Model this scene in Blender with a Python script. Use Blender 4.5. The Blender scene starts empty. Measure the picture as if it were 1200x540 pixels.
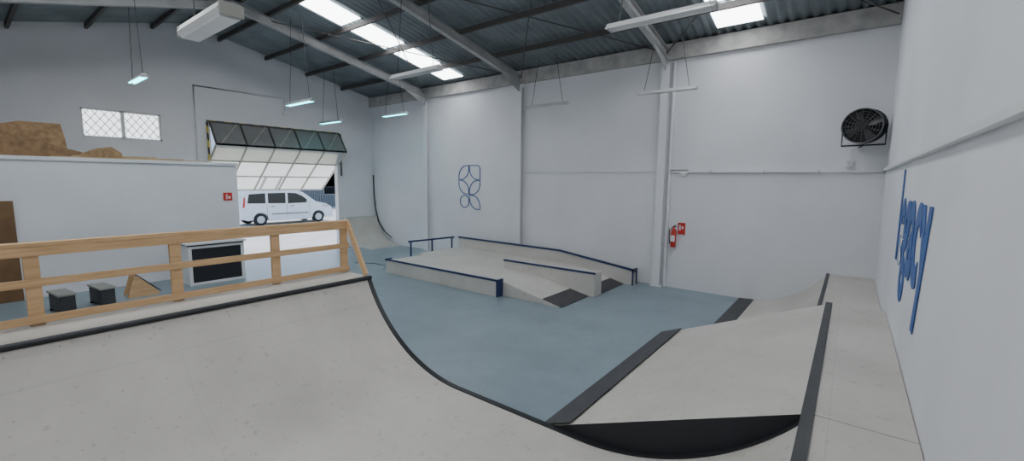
import bpy, bmesh, math, random
from mathutils import Vector, Matrix
random.seed(3)
C=bpy.context.scene.collection
# ------------------------------------------------------------------ materials
def mat(name,col,rough=.6,var=.06,scale=3.,bump=.0,metal=0.,emis=None,es=0.,col2=None):
    m=bpy.data.materials.new(name);m.use_nodes=True;n=m.node_tree.nodes;l=m.node_tree.links
    b=n['Principled BSDF'];b.inputs['Roughness'].default_value=rough;b.inputs['Metallic'].default_value=metal
    tc=n.new('ShaderNodeTexCoord');no=n.new('ShaderNodeTexNoise');no.inputs['Scale'].default_value=scale;no.inputs['Detail'].default_value=6
    l.new(tc.outputs['Object'],no.inputs['Vector'])
    r=n.new('ShaderNodeValToRGB');e=r.color_ramp.elements
    c2=col2 or tuple(max(0,c*(1-var*2.2)) for c in col)
    e[0].position=.3;e[1].position=.7;e[0].color=(*c2,1);e[1].color=(*[min(1,c*(1+var)) for c in col],1)
    l.new(no.outputs['Fac'],r.inputs['Fac']);l.new(r.outputs['Color'],b.inputs['Base Color'])
    if bump:
        bn=n.new('ShaderNodeBump');bn.inputs['Strength'].default_value=bump;bn.inputs['Distance'].default_value=.02
        n2=n.new('ShaderNodeTexNoise');n2.inputs['Scale'].default_value=scale*6;n2.inputs['Detail'].default_value=5
        l.new(tc.outputs['Object'],n2.inputs['Vector']);l.new(n2.outputs['Fac'],bn.inputs['Height']);l.new(bn.outputs['Normal'],b.inputs['Normal'])
    if emis:
        b.inputs['Emission Color'].default_value=(*emis,1);b.inputs['Emission Strength'].default_value=es
    return m
def translucent(m,col,fac):
    n=m.node_tree.nodes;l=m.node_tree.links;t=n.new('ShaderNodeBsdfTranslucent');t.inputs[0].default_value=(*col,1)
    x=n.new('ShaderNodeMixShader');x.inputs[0].default_value=fac;o=[k for k in n if k.type=='OUTPUT_MATERIAL'][0]
    l.new(n['Principled BSDF'].outputs[0],x.inputs[1]);l.new(t.outputs[0],x.inputs[2]);l.new(x.outputs[0],o.inputs[0])
def panel_mat(name,col,w,h,axes='xy',seam=.82,rough=.5,stain=.10):
    m=mat(name,col,rough,var=.04,scale=1.2);n=m.node_tree.nodes;l=m.node_tree.links;b=n['Principled BSDF']
    tc=n.new('ShaderNodeTexCoord');sp=n.new('ShaderNodeSeparateXYZ');cb=n.new('ShaderNodeCombineXYZ')
    l.new(tc.outputs['Object'],sp.inputs[0])
    l.new(sp.outputs[axes[0].upper()],cb.inputs[0]);l.new(sp.outputs[axes[1].upper()],cb.inputs[1])
    br=n.new('ShaderNodeTexBrick');br.inputs['Scale'].default_value=1;br.inputs['Mortar Size'].default_value=.004
    br.inputs['Brick Width'].default_value=w;br.inputs['Row Height'].default_value=h
    br.inputs['Color1'].default_value=(1,1,1,1);br.inputs['Color2'].default_value=(.97,.97,.96,1);br.inputs['Mortar'].default_value=(seam,seam,seam,1)
    l.new(cb.outputs[0],br.inputs['Vector'])
    no=n.new('ShaderNodeTexNoise');no.inputs['Scale'].default_value=.9;no.inputs['Detail'].default_value=9;no.inputs['Roughness'].default_value=.7
    l.new(tc.outputs['Object'],no.inputs['Vector'])
    rp=n.new('ShaderNodeValToRGB');rp.color_ramp.elements[0].position=.35;rp.color_ramp.elements[1].position=.6
    s=1-stain;rp.color_ramp.elements[0].color=(s,s,s*.98,1);rp.color_ramp.elements[1].color=(1,1,1,1);l.new(no.outputs['Fac'],rp.inputs['Fac'])
    # scuffs
    n3=n.new('ShaderNodeTexNoise');n3.inputs['Scale'].default_value=13;n3.inputs['Detail'].default_value=4;l.new(tc.outputs['Object'],n3.inputs['Vector'])
    r3=n.new('ShaderNodeValToRGB');r3.color_ramp.elements[0].position=.30;r3.color_ramp.elements[1].position=.37
    r3.color_ramp.elements[0].color=(.82,.81,.8,1);r3.color_ramp.elements[1].color=(1,1,1,1);l.new(n3.outputs['Fac'],r3.inputs['Fac'])
    src=b.inputs['Base Color'].links[0].from_socket
    outs=[br.outputs['Color'],rp.outputs['Color'],r3.outputs['Color']]
    if w<10:   # screw heads on a regular grid
        sep=n.new('ShaderNodeVectorMath');sep.operation='SCALE';sep.inputs['Scale'].default_value=1/.305;l.new(cb.outputs[0],sep.inputs[0])
        fr=n.new('ShaderNodeVectorMath');fr.operation='FRACTION';l.new(sep.outputs[0],fr.inputs[0])
        ds=n.new('ShaderNodeVectorMath');ds.operation='DISTANCE';ds.inputs[1].default_value=(.5,.5,0);l.new(fr.outputs[0],ds.inputs[0])
        lt=n.new('ShaderNodeMath');lt.operation='GREATER_THAN';lt.inputs[1].default_value=.018;l.new(ds.outputs['Value'],lt.inputs[0])
        mr=n.new('ShaderNodeMapRange');mr.inputs['To Min'].default_value=.62;mr.inputs['To Max'].default_value=1;l.new(lt.outputs[0],mr.inputs[0]);outs.append(mr.outputs[0])
    for o in outs:
        mx=n.new('ShaderNodeMix');mx.data_type='RGBA';mx.blend_type='MULTIPLY';mx.inputs[0].default_value=1
        l.new(src,mx.inputs[6]);l.new(o,mx.inputs[7]);src=mx.outputs[2]
    l.new(src,b.inputs['Base Color']);return m
WALL=mat('white_plaster',(.72,.73,.76),.85,var=.03,scale=.8,bump=.25)
FLOOR=panel_mat('blue_epoxy_floor',(.235,.30,.345),60,60,rough=.36,stain=.16)
PLY=panel_mat('ramp_sheet',(.56,.532,.495),2.44,1.22,'yx',seam=.88,stain=.12)
PLYX=panel_mat('funbox_sheet',(.58,.56,.53),2.44,1.22,'xy',seam=.9,stain=.08)
BLACK=mat('black_board',(.012,.013,.018),.6)
STEEL=mat('dark_steel',(.022,.024,.028),.45,metal=.2)
STRIP=mat('grip_steel_sheet',(.05,.05,.055),.55,var=.1,scale=5)
BLUE=mat('navy_paint',(.012,.03,.11),.45)
LBLUE=mat('logo_blue',(.04,.11,.33),.6)
PINE=mat('pine_wood',(.66,.44,.24),.6,col2=(.53,.33,.16),scale=4)
n=PINE.node_tree.nodes;l=PINE.node_tree.links
mp=n.new('ShaderNodeMapping');mp.inputs['Scale'].default_value=(9,.8,9);tc=[x for x in n if x.type=='TEX_COORD'][0];nz=[x for x in n if x.type=='TEX_NOISE'][0]
l.new(tc.outputs['Object'],mp.inputs[0]);l.new(mp.outputs[0],nz.inputs['Vector'])
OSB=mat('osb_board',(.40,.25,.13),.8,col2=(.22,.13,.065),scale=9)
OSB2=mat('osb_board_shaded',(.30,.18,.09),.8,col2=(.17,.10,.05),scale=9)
OSBE=mat('osb_edge',(.50,.36,.21),.8,var=.1)
BROWN=mat('brown_door_wood',(.20,.11,.05),.5,col2=(.13,.07,.03))
ROOF=mat('fibre_cement_sheet',(.27,.31,.33),.8,col2=(.19,.225,.24),scale=1.5)
CONC=mat('concrete_beam_mat',(.47,.46,.44),.9,col2=(.33,.32,.31),scale=4,bump=.5)
BEAMW=mat('painted_steel_grey',(.42,.42,.42),.55,var=.08)
PURL=mat('purlin_brown_steel',(.075,.068,.065),.6)
WHITE=mat('white_enamel',(.72,.73,.74),.35,var=.02)
LAMPW=mat('lamp_reflector_enamel',(.52,.53,.53),.4,var=.02)
GALV=mat('galvanised',(.55,.56,.57),.4,var=.05,metal=.3)
SKY=mat('translucent_skylight',(.8,.85,.9),.5,emis=(.95,.975,1),es=9.5)
TUBEL=mat('lit_tube',(.2,.7,.75),.4,emis=(.06,.80,.9),es=9.0)
TUBEO=mat('unlit_tube',(.75,.77,.78),.3)
RED=mat('extinguisher_red',(.55,.03,.02),.35)
GLASS=mat('dark_glass',(.02,.025,.03),.08)
RUB=mat('rubber',(.02,.02,.02),.8)
CARP=mat('car_white',(.8,.81,.82),.25,var=.01)
DOORG=mat('door_grey_sheet',(.22,.22,.22),.6,var=.05)
DOORM=mat('door_mid_sheet',(.42,.42,.39),.6,var=.05);translucent(DOORM,(.5,.5,.42),.35)
DOORW=mat('door_pale_sheet',(.66,.66,.60),.6,var=.04);translucent(DOORW,(.8,.8,.72),.5)
YG=mat('yellowed_frame',(.45,.44,.36),.6)
YG2=mat('pale_frame',(.6,.6,.55),.6)
GROUND=mat('outside_concrete',(.55,.54,.52),.9,var=.08,scale=.7)
WINE=mat('frosted_pane',(.8,.85,.9),.5,emis=(.9,.96,1),es=2.2)
HAZ=mat('hazard_stripes',(.7,.5,.03),.5);n=HAZ.node_tree.nodes;l=HAZ.node_tree.links
w=n.new('ShaderNodeTexWave');w.inputs['Scale'].default_value=1.6;w.bands_direction='DIAGONAL';tc=[x for x in n if x.type=='TEX_COORD'][0]
r=[x for x in n if x.type=='VALTORGB'][0];r.color_ramp.interpolation='CONSTANT';r.color_ramp.elements[0].position=0;r.color_ramp.elements[1].position=.5
r.color_ramp.elements[0].color=(.03,.03,.03,1);r.color_ramp.elements[1].color=(.6,.5,.08,1);l.new(tc.outputs['Object'],w.inputs['Vector']);l.new(w.outputs['Fac'],r.inputs['Fac'])
# ------------------------------------------------------------------ builder
class B:
    def __init__(s): s.v=[];s.f=[];s.m=[];s.mats=[];s.sm=[]
    def mi(s,m):
        if m not in s.mats:s.mats.append(m)
        return s.mats.index(m)
    def add(s,vs,fs,m,smooth=False):
        o=len(s.v);s.v+= [tuple(v) for v in vs]
        k=s.mi(m)
        for f in fs: s.f.append([i+o for i in f]);s.m.append(k);s.sm.append(smooth)
    def box(s,x0,x1,y0,y1,z0,z1,m,M=None):
        vs=[Vector((x,y,z)) for x in (x0,x1) for y in (y0,y1) for z in (z0,z1)]
        if M: vs=[M@v for v in vs]
        s.add(vs,[(0,1,3,2),(4,6,7,5),(0,4,5,1),(2,3,7,6),(0,2,6,4),(1,5,7,3)],m)
    def prism(s,pts,ax,a0,a1,m,cap=None,smooth=False):
        def P(p,a):
            return {'x':(a,p[0],p[1]),'y':(p[0],a,p[1]),'z':(p[0],p[1],a)}[ax]
        N=len(pts);vs=[P(p,a0) for p in pts]+[P(p,a1) for p in pts]
        s.add(vs,[(i,(i+1)%N,(i+1)%N+N,i+N) for i in range(N)],m,smooth)
        s.add(vs,[tuple(range(N))[::-1],tuple(range(N,2*N))],cap or m)
    def strip(s,top,th,ax,a0,a1,m):
        s.prism(list(top)+[(p[0],p[1]+th) for p in reversed(top)],ax,a0,a1,m)
    def tube(s,pts,r,m,seg=10,closed=False):
        pts=[Vector(p) for p in pts];N=len(pts);rings=[]
        for i,p in enumerate(pts):
            if closed: d=(pts[(i+1)%N]-pts[i-1])
            else: d=pts[min(i+1,N-1)]-pts[max(i-1,0)]
            d.normalize();up=Vector((0,0,1)) if abs(d.z)<.9 else Vector((0,1,0))
            a=d.cross(up).normalized();b=d.cross(a)
            rings.append([p+(a*math.cos(t)+b*math.sin(t))*r for t in [2*math.pi*k/seg for k in range(seg)]])
        vs=[v for q in rings for v in q];fs=[]
        for i in range(N if closed else N-1):
            j=(i+1)%N
            for k in range(seg): fs.append((i*seg+k,i*seg+(k+1)%seg,j*seg+(k+1)%seg,j*seg+k))
        s.add(vs,fs,m,True)
        if not closed: s.add(vs,[tuple(range(seg))[::-1],tuple(range((N-1)*seg,N*seg))],m)
    def beam(s,p0,p1,w,h,m,up=(0,0,1)):
        p0=Vector(p0);p1=Vector(p1);d=(p1-p0).normalized();up=Vector(up);a=d.cross(up).normalized();b=a.cross(d).normalized()
        vs=[p+a*i*w/2+b*j*h/2 for p in (p0,p1) for i in (-1,1) for j in (-1,1)]
        s.add(vs,[(0,1,3,2),(4,6,7,5),(0,4,5,1),(2,3,7,6),(0,2,6,4),(1,5,7,3)],m)
    def build(s,name,bevel=0):
        me=bpy.data.meshes.new(name);me.from_pydata(s.v,[],s.f)
        for m in s.mats: me.materials.append(m)
        for p,k,sm in zip(me.polygons,s.m,s.sm): p.material_index=k;p.use_smooth=sm
        bm=bmesh.new();bm.from_mesh(me);bmesh.ops.recalc_face_normals(bm,faces=bm.faces);bm.to_mesh(me);bm.free()
        o=bpy.data.objects.new(name,me);C.objects.link(o)
        if bevel:
            b=o.modifiers.new('b','BEVEL');b.width=bevel;b.segments=2;b.limit_method='ANGLE';b.angle_limit=.7
        return o
# ------------------------------------------------------------------ room
XL,XR,YF,YB=-14.5,.445,-1.4,10.01
RY=4.3
def roof(y): return 5.35+.195*(10-y) if y>=RY else 6.4615-.265*(RY-y)
def rt(y): return roof(y)+.075
b=B();b.box(XL-.25,XR+.2,YF-.2,YB+.2,-.15,0,FLOOR);b.build('floor')
b=B();b.box(XL-.2,XR+.2,YB,YB+.2,0,5.06,WALL);b.build('wall_back')
b=B();b.box(XL,XR-.001,YB-.10,YB+.2,5.061,roof(YB)+.05,CONC);b.build('trim_ring_beam')
b=B();b.box(XL-.2,XR+.2,YF-.2,YF,0,rt(YF),WALL);b.build('wall_front')
b=B();b.prism([(YF,0),(YB,0),(YB,rt(YB)),(RY,rt(RY)),(YF,rt(YF))],'x',XR,XR+.2,WALL);b.build('wall_right')
WY0,WY1,WZ0,WZ1=2.06,3.59,3.33,4.02
GY0,GY1,GZ=4.7,8.55,4.0
b=B();P=lambda pts:b.prism(pts,'x',XL-.2,XL,WALL)
P([(YF,0),(WY0,0),(WY0,rt(WY0)),(YF,rt(YF))])
P([(WY0,0),(WY1,0),(WY1,WZ0),(WY0,WZ0)]);P([(WY0,WZ1),(WY1,WZ1),(WY1,rt(WY1)),(WY0,rt(WY0))])
P([(WY1,0),(GY0,0),(GY0,rt(GY0)),(RY,rt(RY)),(WY1,rt(WY1))])
P([(GY0,GZ),(GY1,GZ),(GY1,rt(GY1)),(GY0,rt(GY0))])
P([(GY1,0),(YB,0),(YB,rt(YB)),(GY1,rt(GY1))]);b.build('wall_left')
b=B();b.box(XL-.12,XL-.10,WY0+.04,WY1-.04,WZ0+.04,WZ1-.04,WINE)
for y0,y1,z0,z1 in [(WY0,WY1,WZ0,WZ0+.04),(WY0,WY1,WZ1-.04,WZ1),(WY0,WY0+.04,WZ0,WZ1),(WY1-.04,WY1,WZ0,WZ1),((WY0+WY1)/2-.035,(WY0+WY1)/2+.035,WZ0,WZ1)]:
    b.box(XL-.13,XL-.04,y0+.001,y1-.001,z0+.001,z1-.001,WHITE)
H=WZ1-WZ0-.08
for k in range(-5,13):
    for sgn in (1,-1):
        y=WY0+.04+k*.17
        ya,yb=(y,y+H*.75) if sgn>0 else (y+H*.75,y)
        za,zb=WZ0+.04,WZ1-.04
        lo,hi=WY0+.04,WY1-.04
        if max(ya,yb)<=lo or min(ya,yb)>=hi: continue
        d=yb-ya;ta,tb=sorted(((lo-ya)/d,(hi-ya)/d));t0=max(0,ta);t1=min(1,tb)
        b.beam((XL-.09,ya+d*t0,za+(zb-za)*t0),(XL-.09,ya+d*t1,za+(zb-za)*t1),.014,.014,DOORM,up=(1,0,0))
b.build('window_1')
b=B();NX=int((XR-XL+.4)/.03);ys=[YF-.2,RY,YB+.2];vs=[];fs=[]
for i in range(NX+1):
    x=XL-.2+i*.03
    for y in ys: vs.append((x,y,roof(y)+.06+.025*math.cos(2*math.pi*i*.03/.18)))
for i in range(NX):
    for j in range(2): fs.append((i*3+j,i*3+3+j,i*3+4+j,i*3+1+j))
b.add(vs,fs,ROOF,True);o=b.build('ceiling');so=o.modifiers.new('s','SOLIDIFY');so.thickness=.02;so.offset=1
PY=[8.8,7.55,6.3,5.05,4.42];PYm=[2*RY-y for y in PY]+[-1.0]
b=B()
for y in PY+PYm:
    z=roof(y)-.045
    b.box(XL+.005,XR-.005,y-.03,y+.03,z-.055,z+.055,PURL)
b.build('roof_purlins')
b=B()
for x0,x1 in ((-7.4,-3.43),(-3.43,.4),(-11.4,-7.4)):
    b.tube([(x0,9.9,roof(9.9)-.16),(x1,5.05,roof(5.05)-.16)],.012,PURL,6)
    b.tube([(x1,9.9,roof(9.9)-.16),(x0,5.05,roof(5.05)-.16)],.012,PURL,6)
b.build('roof_bracing_rods')
def skylight(x0,x1,ya,yb):
    b=B();za,zb=roof(ya)+.02,roof(yb)+.02
    b.add([(x0,ya,za),(x1,ya,za),(x1,yb,zb),(x0,yb,zb),(x0,ya,za+.012),(x1,ya,za+.012),(x1,yb,zb+.012),(x0,yb,zb+.012)],[(0,3,2,1),(4,5,6,7),(0,1,5,4),(1,2,6,5),(2,3,7,6),(3,0,4,7)],SKY)
    b.build('skylight_panel')
for x0,x1 in ((-10.15,-9.35),(-2.35,-1.55)):
    edges=[9.7]+PY[:4]
    for i in range(4): skylight(x0,x1,edges[i+1]+.08,edges[i]-.08)
for x0,x1 in ((-10.15,-9.35),(-6.2,-5.4),(-2.35,-1.55)):  # front slope repeats both strips; unseen middle one added to even the light
    edges=[2*RY-y for y in PY[:4]][::-1]+[-1.0]
    for i in range(4): skylight(x0,x1,edges[i+1]+.08,edges[i]-.08)
for k,x in enumerate((-11.35,-7.45,-3.43)):
    b=B()
    for ya,yb in ((YB-.12,RY),(RY,YF+.02)):
        for dz,h,w in ((-.115,.016,.13),(-.285,.016,.13),(-.2,.16,.012)):
            b.prism([(ya,roof(ya)+dz-h/2),(yb,roof(yb)+dz-h/2),(yb,roof(yb)+dz+h/2),(ya,roof(ya)+dz+h/2)],'x',x-w/2,x+w/2,BEAMW)
    ya=YB-.12;b.prism([(ya,roof(ya)-.29),(ya-.9,roof(ya-.9)-.29),(ya,roof(ya)-.55)],'x',x-.01,x+.01,BEAMW)
    b.build('roof_rafter')
    b=B();b.box(x-.09,x+.09,YB-.14,YB-.124,.012,4.95,WALL);b.box(x-.09,x+.09,YB-.016,YB-.002,.012,4.95,WALL);b.box(x-.01,x+.01,YB-.124,YB-.016,.012,4.95,WALL)
    b.box(x-.13,x+.13,YB-.16,YB-.002,0,.012,WALL)
    if k==2: b.tube([(x+.17,YB-.04,.01),(x+.17,YB-.04,5.0)],.035,WALL,12)
    b.build('wall_column')
b=B();b.box(-3.2,XR-.01,YB-.06,YB-.003,2.61,2.65,WHITE);b.box(-3.22,-2.85,YB-.07,YB-.004,2.665,2.69,GALV)
for x in (-2.4,-1.4,-.5): b.box(x-.02,x+.02,YB-.065,YB-.003,2.59,2.665,GALV)
b.box(-3.0,-2.88,YB-.07,YB-.004,2.55,2.61,WHITE)
b.build('trim_1')
b=B();b.box(-7.3,-3.56,YB-.03,YB-.003,2.63,2.665,WHITE);b.build('trim_2')
b=B();b.box(XR-.045,XR-.003,YF+.02,YB-.07,2.63,2.67,WHITE);b.build('trim_3')
b=B();b.tube([(XL+.03,4.35,2.85),(XL+.03,4.35,4.9),(XL+.03,6.8,4.9),(XL+.03,6.8,4.5)],.02,WALL,8);b.box(XL+.002,XL+.08,6.72,6.88,4.4,4.5,WHITE);b.build('trim_4')
# ------------------------------------------------------------------ mini ramp
YE=3.42
def arc(x0,z0,R,h,side,n=36):
    pts=[]
    for i in range(n+1):
        a=math.acos(1-h/R)*i/n
        pts.append((x0+side*R*math.sin(a),z0+R-R*math.cos(a)))
    return pts
F0=.03
dl=math.sqrt(2*1.9*1.05-1.05**2);dr=math.sqrt(2*2.2*.836-.836**2)
left=arc(-5.07+dl,F0,1.9,1.05,-1)[::-1];right=arc(-.095-dr,F0,2.2,.836,1)
surf=left+right
b=B()
prof=[(-5.66,0),(-5.66,1.08)]+surf+[(XR-.006,.866),(XR-.006,0)]
b.prism(prof,'y',YF+.02,YE,PLY,cap=BLACK)
b.strip(surf,.012,'y',YE-.06,YE,STEEL)
b.box(-5.10,-5.045,YF+.02,YE,1.081,1.095,STEEL);b.tube([(-5.06,YF+.02,1.075),(-5.06,YE,1.075)],.028,STEEL)
b.box(-.15,-.08,YF+.02,YE,.855,.884,STRIP)
b.build('mini_ramp')
b=B();px=-5.61
for y in (-1.3,-.64,.39,1.42,2.44,3.37): b.box(px-.035,px+.01,y-.05,y+.05,1.082,1.78,PINE)
b.box(px-.06,px+.035,-1.36,3.43,1.78,1.82,PINE)
b.box(px+.011,px+.035,-1.36,3.43,1.70,1.779,PINE)
b.box(px+.011,px+.035,-1.36,3.43,1.43,1.50,PINE)
b.box(px+.011,px+.035,-1.36,3.43,1.10,1.17,PINE)
b.beam((px+.04,3.40,1.80),(-5.14,3.40,1.10),.03,.09,PINE)
b.build('wooden_railing',.004)
Y2=6.85
b=B();b.prism([(-2.2,.002),(-.1,.868),(XR-.006,.868),(XR-.006,.002)],'y',YE+.0005,Y2,PLY,cap=BLACK)
b.strip([(-2.24,.004),(-1.93,.132)],.006,'y',YE+.0005,Y2,STRIP)
b.box(-.15,-.08,YE+.0005,Y2,.855,.884,STRIP)
b.build('bank_ramp')
b=B();hq=.72;Rq=1.65;dq=math.sqrt(2*Rq*hq-hq*hq);a=arc(-.22-dq,.005,Rq,hq-.005,1,28)
b.prism([(-.22-dq-.1,.001)]+a+[(XR-.006,hq),(XR-.006,.001)],'y',Y2+.01,YB-.01,PLY,cap=PLY)
b.strip([(-.22-dq-.10,.006),a[0],a[3]] ,.006,'y',Y2+.01,YB-.01,STRIP)
b.box(-.25,-.2,Y2+.01,YB-.01,hq-.01,hq+.012,STRIP)
b.build('quarter_pipe')
# ------------------------------------------------------------------ funbox
b=B();zt=.31;fx=-9.35;yl=9.60
b.prism([(fx,.002),(fx,zt),(-5.66,zt),(-4.22,.012),(-4.22,.002)],'y',6.95,8.05,PLYX)
b.prism([(-9.62,.002),(-9.62,zt),(-5.3,zt),(-4.12,.012),(-4.12,.002)],'y',8.05,yl,PLYX)
b.strip([(-4.62,.10),(-4.18,.012)],.006,'y',6.96,8.03,STRIP)
b.strip([(-4.42,.095),(-4.08,.012)],.006,'y',8.40,yl-.02,STRIP)
b.box(fx,-5.62,6.78,6.95,.002,.335,PLYX)
b.box(fx-.02,-5.60,6.765,6.80,.325,.365,BLUE);b.box(-5.64,-5.605,6.765,6.96,.002,.365,BLUE);b.box(fx-.02,fx+.02,6.765,6.96,.31,.365,BLUE)
b.prism([(-6.46,zt),(-6.46,.50),(-4.06,.50),(-4.06,.002),(-5,.002)],'y',8.06,8.38,PLYX)
b.box(-6.48,-4.05,8.045,8.08,.482,.52,BLUE)
pr=[(-9.5,.002),(-9.5,.63),(-5.85,.60),(-3.87,.35),(-3.87,.002)]
b.prism(pr,'y',yl,9.81,PLYX)
for p,q in (((-9.52,.62),(-5.85,.59)),((-5.85,.59),(-3.85,.34))): b.strip([p,q],.045,'y',yl-.025,yl+.02,BLUE)
b.box(-3.875,-3.845,yl-.025,9.82,.30,.385,BLUE);b.box(-3.875,-3.845,yl-.025,yl,.002,.385,BLUE);b.box(-3.875,-3.845,9.795,9.82,.002,.385,BLUE)
b.build('skate_funbox')
b=B()
b.beam((-9.9,7.95,.63),(-9.68,9.55,.63),.045,.045,BLUE)
for t in (.05,.5,.95):
    x=-9.9+.22*t;y=7.95+1.6*t;b.beam((x,y,.012),(x,y,.61),.035,.035,BLUE,up=(1,0,0));b.box(x-.05,x+.05,y-.07,y+.07,0.0005,.012,BLUE)
b.build('grind_rail')
b=B();b.tube([(-11.1,7.0,.008),(-10.6,7.3,.008),(-10.1,7.3,.008),(-9.7,6.95,.008)],.007,STEEL,6);b.build('floor_cable')
b=B();a=arc(-12.9,.005,1.4,1.0,-1,20)
b.prism([(-12.8,.002)]+a+[(XL+.01,1.005),(XL+.01,.002)],'y',8.7,YB-.06,PLY,cap=PLY)
b.tube([(a[-1][0],8.7,1.0),(a[-1][0],YB-.06,1.0)],.018,GALV)
b.build('quarter_pipe')
b=B();pts=[(-13.35,.24),(-13.8,.45),(-14.15,.8),(-14.33,1.25),(-14.40,1.8),(-14.42,2.55)]
b.prism([(x,z) for x,z in pts]+[(x-.03,z) for x,z in reversed(pts)],'y',YB-.045,YB-.012,BLACK)
b.build('wallride_edge_strip')
# ------------------------------------------------------------------ office box
b=B();OX=-12.5;OY=4.58;OZ=2.70
b.box(OX-.12,OX,YF+.01,OY,.001,OZ,WALL);b.box(XL+.01,OX-.12,OY-.12,OY,.001,OZ,WALL)
b.box(XL+.01,OX+.04,YF+.01,OY+.03,OZ,OZ+.07,WALL)
b.build('office_partition')
b=B();b.box(OX+.002,OX+.05,-.15,.73,.002,1.92,BROWN);b.box(OX+.05,OX+.055,-.0,.6,.15,1.0,BROWN);b.box(OX+.05,OX+.055,-.0,.6,1.1,1.82,BROWN);b.tube([(OX+.05,.66,1.0),(OX+.1,.66,1.0),(OX+.1,.56,1.0)],.01,GALV,8);b.build('door_1')
b=B();b.box(OX+.002,OX+.01,4.24,4.44,1.82,2.02,RED);b.box(OX+.010,OX+.012,4.30,4.33,1.86,1.98,WHITE);b.box(OX+.010,OX+.012,4.35,4.40,1.87,1.93,WHITE);b.build('fire_sign')
b=B();z0=OZ+.072
def leaner(pts,x,tilt=.25,m=OSB):
    N=len(pts);vs=[(x-tilt*(z-z0),y,z) for y,z in pts]+[(x-tilt*(z-z0)-.025,y,z+.004) for y,z in pts]
    b.add(vs,[tuple(range(N)),tuple(range(N,2*N))[::-1]],m);b.add(vs,[(i,(i+1)%N,(i+1)%N+N,i+N) for i in range(N)],OSBE)
leaner([(-.9,z0),(1.58,z0),(1.56,z0+.38),(1.52,z0+.68),(.95,z0+.68),(.50,z0+.54),(-.9,z0+.46)],OX-.22)
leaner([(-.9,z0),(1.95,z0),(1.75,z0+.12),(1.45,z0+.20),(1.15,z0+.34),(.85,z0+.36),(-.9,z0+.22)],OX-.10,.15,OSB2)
leaner([(1.75,z0),(2.38,z0),(2.38,z0+.13),(2.22,z0+.25),(1.98,z0+.20),(1.72,z0+.08)],OX-.06,.1)
for i in range(3): b.box(OX-1.5,OX-.02-.05*i,1.3+.3*i,3.98-.5*i,z0+.022*i,z0+.02+.022*i,OSBE)
b.build('osb_board_pile')
b=B();x=-11.35
b.box(x-.60,x+.03,3.06,4.26,.91,.95,WHITE);b.box(x-.57,x+.0,3.10,4.22,.875,.91,STEEL)
b.box(x-.5,x-.0,3.10,3.17,.002,.875,WHITE);b.box(x-.5,x-.0,4.15,4.22,.002,.875,WHITE)
b.box(x-.05,x-.02,3.17,4.15,.06,.82,BLACK);b.box(x-.06,x-.01,3.17,4.15,.002,.06,WHITE);b.box(x-.05,x-.01,3.17,4.15,.82,.875,WHITE)
b.build('reception_desk',.004)
for y,xx in ((1.08,-10.9),(1.62,-11.0)):
    b=B();M=Matrix.Translation((xx,y,0))@Matrix.Rotation(.12,4,'Z')
    b.box(-.32,.32,-.12,.12,.33,.36,DOORM,M);b.box(-.30,.30,-.10,.10,.04,.33,STRIP,M)
    for sx in (-.28,.24): b.box(sx,sx+.04,-.11,.11,.002,.04,STEEL,M)
    b.build('skate_ledge_block')
b=B()
for xx in (-11.5,-11.15): b.prism([(2.0,.002),(2.12,.42),(2.18,.42),(2.50,.06),(2.50,.002)],'x',xx,xx+.03,PINE)
b.add([(-11.5,2.18,.425),(-11.12,2.18,.425),(-11.12,2.52,.06),(-11.5,2.52,.06),(-11.5,2.18,.445),(-11.12,2.18,.445),(-11.12,2.54,.065),(-11.5,2.54,.065)],[(0,1,2,3),(4,5,6,7),(0,1,5,4),(1,2,6,5),(2,3,7,6),(3,0,4,7)],STRIP)
b.build('kicker_ramp')
# ------------------------------------------------------------------ bifold garage door
b=B()
def leaf(p0,p1,rows,cols,mats,frame):
    (x0,z0),(x1,z1)=p0,p1;y0,y1=4.66,8.6
    def pt(s): return x0+(x1-x0)*s,z0+(z1-z0)*s
    for r in range(rows):
        a=pt(r/rows);c=pt((r+1)/rows)
        b.add([(a[0],y0+.03,a[1]),(a[0],y1-.03,a[1]),(c[0],y1-.03,c[1]),(c[0],y0+.03,c[1])],[(0,1,2,3)],mats[r])
    for r in range(rows+1):
        a=pt(r/rows);b.beam((a[0],y0,a[1]),(a[0],y1,a[1]),.05,.05,frame[r])
    for c in range(cols+1):
        y=y0+(y1-y0)*c/cols;b.beam((x0+.012,y,z0),(x1+.012,y,z1),.045,.04,frame[0],up=(0,1,0))
    if rows==1:
        for c in range(cols):
            y=y0+(y1-y0)*c/cols;b.beam((x0+.02,y+.7,z0-.01),(x1+.02,y+.1,z1),.02,.02,YG,up=(0,1,0))
leaf((-14.42,3.96),(-13.98,3.32),1,5,[DOORG],[PURL,YG])
leaf((-13.98,3.32),(-15.7,2.0),3,5,[DOORM,DOORW,DOORW],[YG,YG,YG2,YG2])
b.box(-14.47,-14.43,4.62,8.64,3.96,4.00,HAZ);b.box(-14.47,-14.44,4.60,4.64,2.86,3.95,HAZ)
b.beam((-14.4,8.64,2.5),(-14.4,8.64,3.95),.05,.05,PURL,up=(1,0,0))
for y in (6.4,6.9): b.beam((-15.1,y,2.45),(-15.66,y,2.0),.06,.05,GALV,up=(0,1,0))
b.beam((-15.12,6.4,2.44),(-15.12,6.9,2.44),.06,.04,GALV)
b.build('bifold_garage_door')
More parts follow.
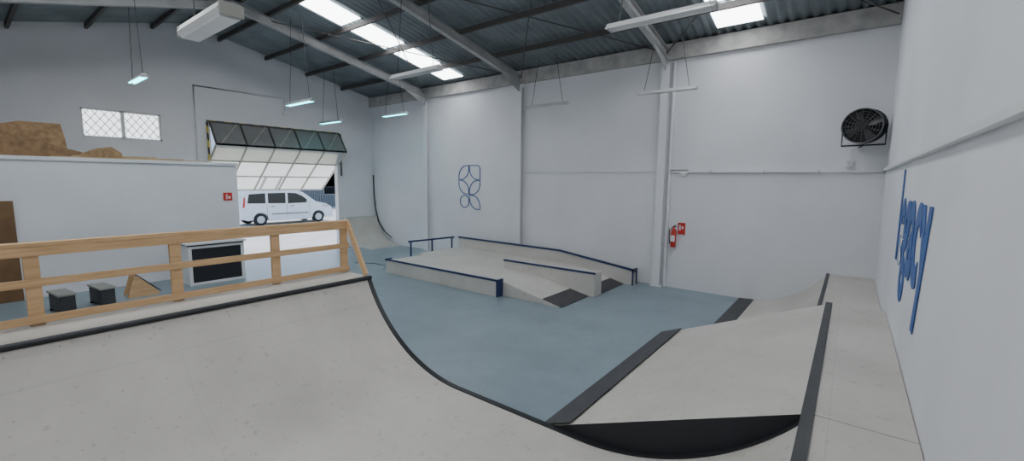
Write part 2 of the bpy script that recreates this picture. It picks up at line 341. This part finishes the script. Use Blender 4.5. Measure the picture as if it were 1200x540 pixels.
# ------------------------------------------------------------------ lights
def lamp(x,y,z,L,lit,wd=.16):
    b=B();x0,x1=x-L/2,x+L/2
    b.prism([(y-wd/2,z),(y-wd/2+.03,z+.035),(y-.03,z+.07),(y+.03,z+.07),(y+wd/2-.03,z+.035),(y+wd/2,z),(y+wd/2-.01,z),(y+.03,z+.045),(y-.03,z+.045),(y-wd/2+.01,z)],'x',x0,x1,LAMPW)
    for dy in (-.035,.035): b.tube([(x0+.05,y+dy,z+.012),(x1-.05,y+dy,z+.012)],.02,TUBEL if lit else TUBEO,10)
    for xx in (x0+.03,x1-.03): b.box(xx-.02,xx+.02,y-.06,y+.06,z,z+.045,LAMPW)
    for s in (-1,1):
        b.tube([(x+s*L*.38,y,z+.07),(x+s*L*.2,y,min(roof(y)-.02,z+2))],.006,STEEL,5)
    b.build('fluorescent_ceiling_light')
for a in [(-3.2,9.3,4.25,1.23,0),(-6.15,9.3,4.24,1.2,0),(-1.83,4.95,4.17,1.2,0),(-5.92,4.95,4.14,1.2,0),(-10.65,5.36,4.18,1.25,1),(-11.4,8.7,4.37,1.2,1),(-13.2,7.6,4.15,1.2,1),(-11.4,2.5,4.3,1.0,1)]: lamp(*a)
# enclosed diffuser fitting
b=B();x,y,z=-5.55,1.85,3.98
b.prism([(y-.10,z),(y+.10,z),(y+.12,z+.05),(y+.09,z+.12),(y-.09,z+.12),(y-.12,z+.05)],'x',x-.6,x+.6,LAMPW)
b.prism([(y-.085,z-.02),(y+.085,z-.02),(y+.10,z),(y-.10,z)],'x',x-.57,x+.57,TUBEO)
for s in (-1,1): b.box(x+s*.61-.012,x+s*.61+.012,y-.11,y+.11,z-.01,z+.11,DOORM);b.tube([(x+s*.4,y,z+.12),(x+s*.35,y,roof(y)-.02)],.006,STEEL,5)
b.build('fluorescent_ceiling_light')
# ------------------------------------------------------------------ fan
b=B();c=Vector((.09,9.62,3.38));ax=Vector((-.25,-1,-.05)).normalized();u=ax.cross(Vector((0,0,1))).normalized();v=ax.cross(u)
def ring(r,off,N=40): return [c+ax*off+(u*math.cos(t)+v*math.sin(t))*r for t in [2*math.pi*k/N for k in range(N)]]
N=40;A_,B_,A2,B2=ring(.28,-.13),ring(.28,.13),ring(.265,-.13),ring(.265,.13)
b.add(A_+B_+B2+A2,[(i,(i+1)%N,(i+1)%N+N,i+N) for i in range(N)]+[(i+N,(i+1)%N+N,(i+1)%N+2*N,i+2*N) for i in range(N)]+[(i+2*N,(i+1)%N+2*N,(i+1)%N+3*N,i+3*N) for i in range(N)],BLACK,True)
b.add(ring(.265,-.125),[tuple(range(N))],BLACK)
GR=mat('fan_grille',(.09,.09,.095),.4)
for r in (.28,.23,.19,.145,.10,.06): b.tube(ring(r,.14),.005 if r<.28 else .012,GR,6,True)
b.tube(ring(.28,-.13),.012,STEEL,6,True)
for k in range(16):
    t=2*math.pi*k/16;d=u*math.cos(t)+v*math.sin(t);b.tube([c+ax*.15+d*.03,c+ax*.14+d*.275],.005,GR,5)
b.tube([c+ax*.155,c-ax*.12],.06,STEEL,16)
FB=mat('fan_blade_grey',(.13,.13,.135),.35,metal=.3)
for k in range(4):
    t=2*math.pi*k/4+.4;d=u*math.cos(t)+v*math.sin(t);e=ax.cross(d)
    b.add([c+d*.05-e*.03+ax*.03,c+d*.05+e*.03-ax*.03,c+d*.25+e*.10-ax*.04,c+d*.25-e*.05+ax*.04],[(0,1,2,3)],FB)
b.tube([c+u*.30,c+u*.30+Vector((0,0,-.32)),c-u*.30+Vector((0,0,-.32)),c-u*.30],.015,BLACK,8)
b.tube([c+Vector((0,0,-.32)),Vector((.05,YB-.005,3.06))],.02,BLACK,8)
b.tube([c+Vector((-.02,.05,-.3)),Vector((-.05,YB-.05,3.0)),Vector((-.05,YB-.03,2.86))],.008,WHITE,6)
b.build('wall_fan')
b=B();b.box(-.12,-.02,YB-.07,YB-.003,2.72,2.84,WHITE);b.box(-.1,-.04,YB-.075,YB-.07,2.74,2.82,GALV);b.tube([(-.07,YB-.03,2.72),(-.07,YB-.03,2.66)],.012,WHITE,8);b.build('wall_socket_box')
b=B();x,y=-3.08,YB-.10
prof=[(0,0.95),(.05,.95),(.058,.97),(.058,1.30),(.045,1.345),(.02,1.37),(.018,1.40),(0,1.40)]
N=18;vs=[];fs=[]
for r,z in prof:
    for k in range(N): vs.append((x+r*math.cos(2*math.pi*k/N),y+r*math.sin(2*math.pi*k/N),z))
for i in range(len(prof)-1):
    for k in range(N): fs.append((i*N+k,i*N+(k+1)%N,(i+1)*N+(k+1)%N,(i+1)*N+k))
b.add(vs,fs,RED,True);b.box(x-.02,x+.05,y-.015,y+.015,1.40,1.425,BLACK);b.beam((x,y,1.43),(x+.05,y,1.455),.02,.012,BLACK)
b.tube([(x-.02,y,1.39),(x-.09,y-.01,1.33),(x-.085,y-.02,1.15),(x-.07,y-.02,1.02)],.011,BLACK,8);b.box(x-.045,x+.045,y-.062,y-.055,1.08,1.22,WHITE)
b.box(x-.02,x+.02,y+.05,YB-.002,1.22,1.25,STEEL)
b.build('fire_extinguisher')
b=B();b.box(x+.062,x+.22,YB-.012,YB-.002,1.24,1.50,RED);b.box(x+.09,x+.12,YB-.014,YB-.012,1.33,1.45,WHITE);b.box(x+.14,x+.18,YB-.014,YB-.012,1.36,1.42,WHITE);b.build('fire_sign')
b=B();lx,lz,s=-9.90,1.5,.43
def cell(x0,z0,w,h,rad):
    pts=[]
    cs=[((x0,z0),(1,1),math.pi,rad[0]),((x0+w,z0),(-1,1),1.5*math.pi,rad[1]),((x0+w,z0+h),(-1,-1),0,rad[2]),((x0,z0+h),(1,-1),.5*math.pi,rad[3])]
    for (cx,cz),(sx,sz),a0,r in cs:
        if r<.01: pts.append((cx,cz));continue
        for i in range(9):
            a=a0+math.pi/2*i/8;pts.append((cx+sx*r+r*math.cos(a),cz+sz*r+r*math.sin(a)))
    out=[]
    for p in pts:
        if not out or abs(p[0]-out[-1][0])+abs(p[1]-out[-1][1])>.004: out.append(p)
    if abs(out[0][0]-out[-1][0])+abs(out[0][1]-out[-1][1])<.004: out.pop()
    return out
def draw(p): b.tube([(q[0],YB-.010,q[1]) for q in p],.014,LBLUE,6,True)
R_=.34
draw(cell(lx,lz+.92,s,.43,(.02,R_,.02,R_)));draw(cell(lx+.46,lz+.92,.44,.43,(R_,.0,.12,.0)))
draw(cell(lx,lz+.46,s,.43,(R_,0,R_,0)));draw(cell(lx+.46,lz+.46,.44,.43,(0,R_,0,R_)))
draw(cell(lx+.06,lz+.04,.37,.38,(.18,.18,.18,.18)));draw(cell(lx+.46,lz,.44,.43,(R_,0,R_,0)))
b.build('wall_logo_emblem')
cu=bpy.data.curves.new('wall_lettering','FONT');cu.body='legacy';cu.extrude=.003;cu.offset=.026;cu.space_character=1.04;cu.materials.append(LBLUE)
o=bpy.data.objects.new('wall_lettering',cu);C.objects.link(o);bpy.context.view_layer.update()
xs=[Vector(q) for q in o.bound_box];x0,x1=min(q.x for q in xs),max(q.x for q in xs);y0,y1=min(q.y for q in xs),max(q.y for q in xs)
sx=2.36/(x1-x0);sy=1.27/(y1-y0)
o.matrix_world=Matrix(((0,0,-1,XR-.006),(-sx,0,0,6.36+x0*sx),(0,sy,0,1.29-y0*sy),(0,0,0,1)))
# ------------------------------------------------------------------ outside
b=B();b.box(-60,XL-.25,-30,50,-.2,-.02,GROUND);b.build('outside_ground')
b=B();b.box(-42,-38,-20,45,-.02,6,WALL)
for y in range(-15,40,6): b.box(-38.0,-37.9,y,y+2.2,1,3,GLASS);b.box(-38,-37.85,y-.1,y+2.3,.9,1.0,CONC)
b.box(-38,-37.9,17,22,0,3.2,DOORG)
b.build('neighbour_building')
b=B()
for y in [15+i*.15 for i in range(90)]: b.beam((-33,y,0),(-33,y,1.8),.03,.03,BLACK,up=(1,0,0))
b.box(-33.03,-32.97,15,28.4,1.7,1.76,BLACK);b.box(-33.03,-32.97,15,28.4,.2,.26,BLACK);b.build('iron_fence')
b=B();vx0,vx1=-25.3,-23.5;y0=8.75
prof=[(0,.35),(.0,.95),(.10,1.55),(.18,1.78),(.45,1.85),(2.3,1.88),(2.7,1.83),(3.05,1.66),(3.75,1.16),(4.35,1.02),(4.62,.85),(4.74,.55),(4.74,.28)]
def arch(cy,r=.36): return [(cy+r*math.cos(t),.31+r*math.sin(t)) for t in [math.pi*k/10 for k in range(11)]]
low=[(4.4,.25)]+arch(3.88)+[(3.3,.22),(1.4,.22)]+arch(.85)+[(.3,.28)]
b.prism([(y0+p[0],p[1]) for p in prof+low],'x',vx0,vx1,CARP)
for cy in (3.88,.85):
    for xx in (vx1-.22,vx0+.02):
        b.tube([(xx,y0+cy,.31),(xx+.2,y0+cy,.31)],.31,RUB,24);b.tube([(xx-.005,y0+cy,.31),(xx+.21,y0+cy,.31)],.19,GALV,16)
def win(pts,m=GLASS,off=.012): b.prism([(y0+p[0],p[1]) for p in pts],'x',vx1-.01,vx1+off,m)
win([(.25,1.15),(.33,1.60),(1.1,1.65),(1.1,1.13)]);win([(1.22,1.13),(1.22,1.65),(2.1,1.66),(2.1,1.11)]);win([(2.22,1.10),(2.22,1.66),(2.65,1.63),(2.98,1.48),(3.45,1.12)])
for yy in (1.16,2.16,3.38): win([(yy,.4),(yy,1.1),(yy+.012,1.1),(yy+.012,.4)],STEEL,.004)
win([(1.4,.55),(1.4,.61),(3.3,.60),(3.3,.54)],DOORG,.02)
win([(4.1,.88),(4.2,1.03),(4.45,.95),(4.6,.80)],GALV,.015);win([(.02,.95),(.1,1.45),(.16,1.45),(.12,.95)],RED,.015)
b.box(vx1,vx1+.16,y0+3.2,y0+3.32,1.10,1.27,CARP);win([(2.35,.95),(2.35,.98),(2.55,.98),(2.55,.95)],STEEL,.03);win([(1.35,.95),(1.35,.98),(1.55,.98),(1.55,.95)],STEEL,.03)
b.add([(vx0+.1,y0+3.09,1.635),(vx1-.1,y0+3.09,1.635),(vx1-.1,y0+3.74,1.172),(vx0+.1,y0+3.74,1.172)],[(0,1,2,3)],GLASS)
o=b.build('van',.03);o.location.z=-.02
# ------------------------------------------------------------------ light
w=bpy.data.worlds.new('World');bpy.context.scene.world=w;w.use_nodes=True;n=w.node_tree.nodes;l=w.node_tree.links
s=n.new('ShaderNodeTexSky');s.sky_type='NISHITA';s.sun_disc=False;s.sun_elevation=math.radians(48);s.sun_rotation=math.radians(-60)
l.new(s.outputs[0],n['Background'].inputs[0]);n['Background'].inputs[1].default_value=.45
sl=bpy.data.lights.new('sun','SUN');sl.energy=4.5;sl.angle=.02;sl.color=(1,.96,.9);so=bpy.data.objects.new('sun',sl);C.objects.link(so)
so.rotation_euler=Vector((.75,-.25,-.95)).to_track_quat('-Z','Y').to_euler();so.location=(-30,15,20)
# ------------------------------------------------------------------ camera
f,yaw,pit,rol=510.708,37.742,6.540,.608
th,ph,ro=map(math.radians,(yaw,pit,rol))
Fv=Vector((-math.sin(th)*math.cos(ph),math.cos(th)*math.cos(ph),-math.sin(ph)));Rv=Vector((math.cos(th),math.sin(th),0));Uv=Rv.cross(Fv)
R2=Rv*math.cos(ro)+Uv*math.sin(ro);U2=-Rv*math.sin(ro)+Uv*math.cos(ro)
cam=bpy.data.cameras.new('camera');cam.sensor_width=36;cam.lens=f/1200*36;cam.clip_start=.05;cam.clip_end=300
co=bpy.data.objects.new('camera',cam);C.objects.link(co)
co.matrix_world=Matrix(((R2.x,U2.x,-Fv.x,0),(R2.y,U2.y,-Fv.y,0),(R2.z,U2.z,-Fv.z,2.4),(0,0,0,1)))
bpy.context.scene.camera=co
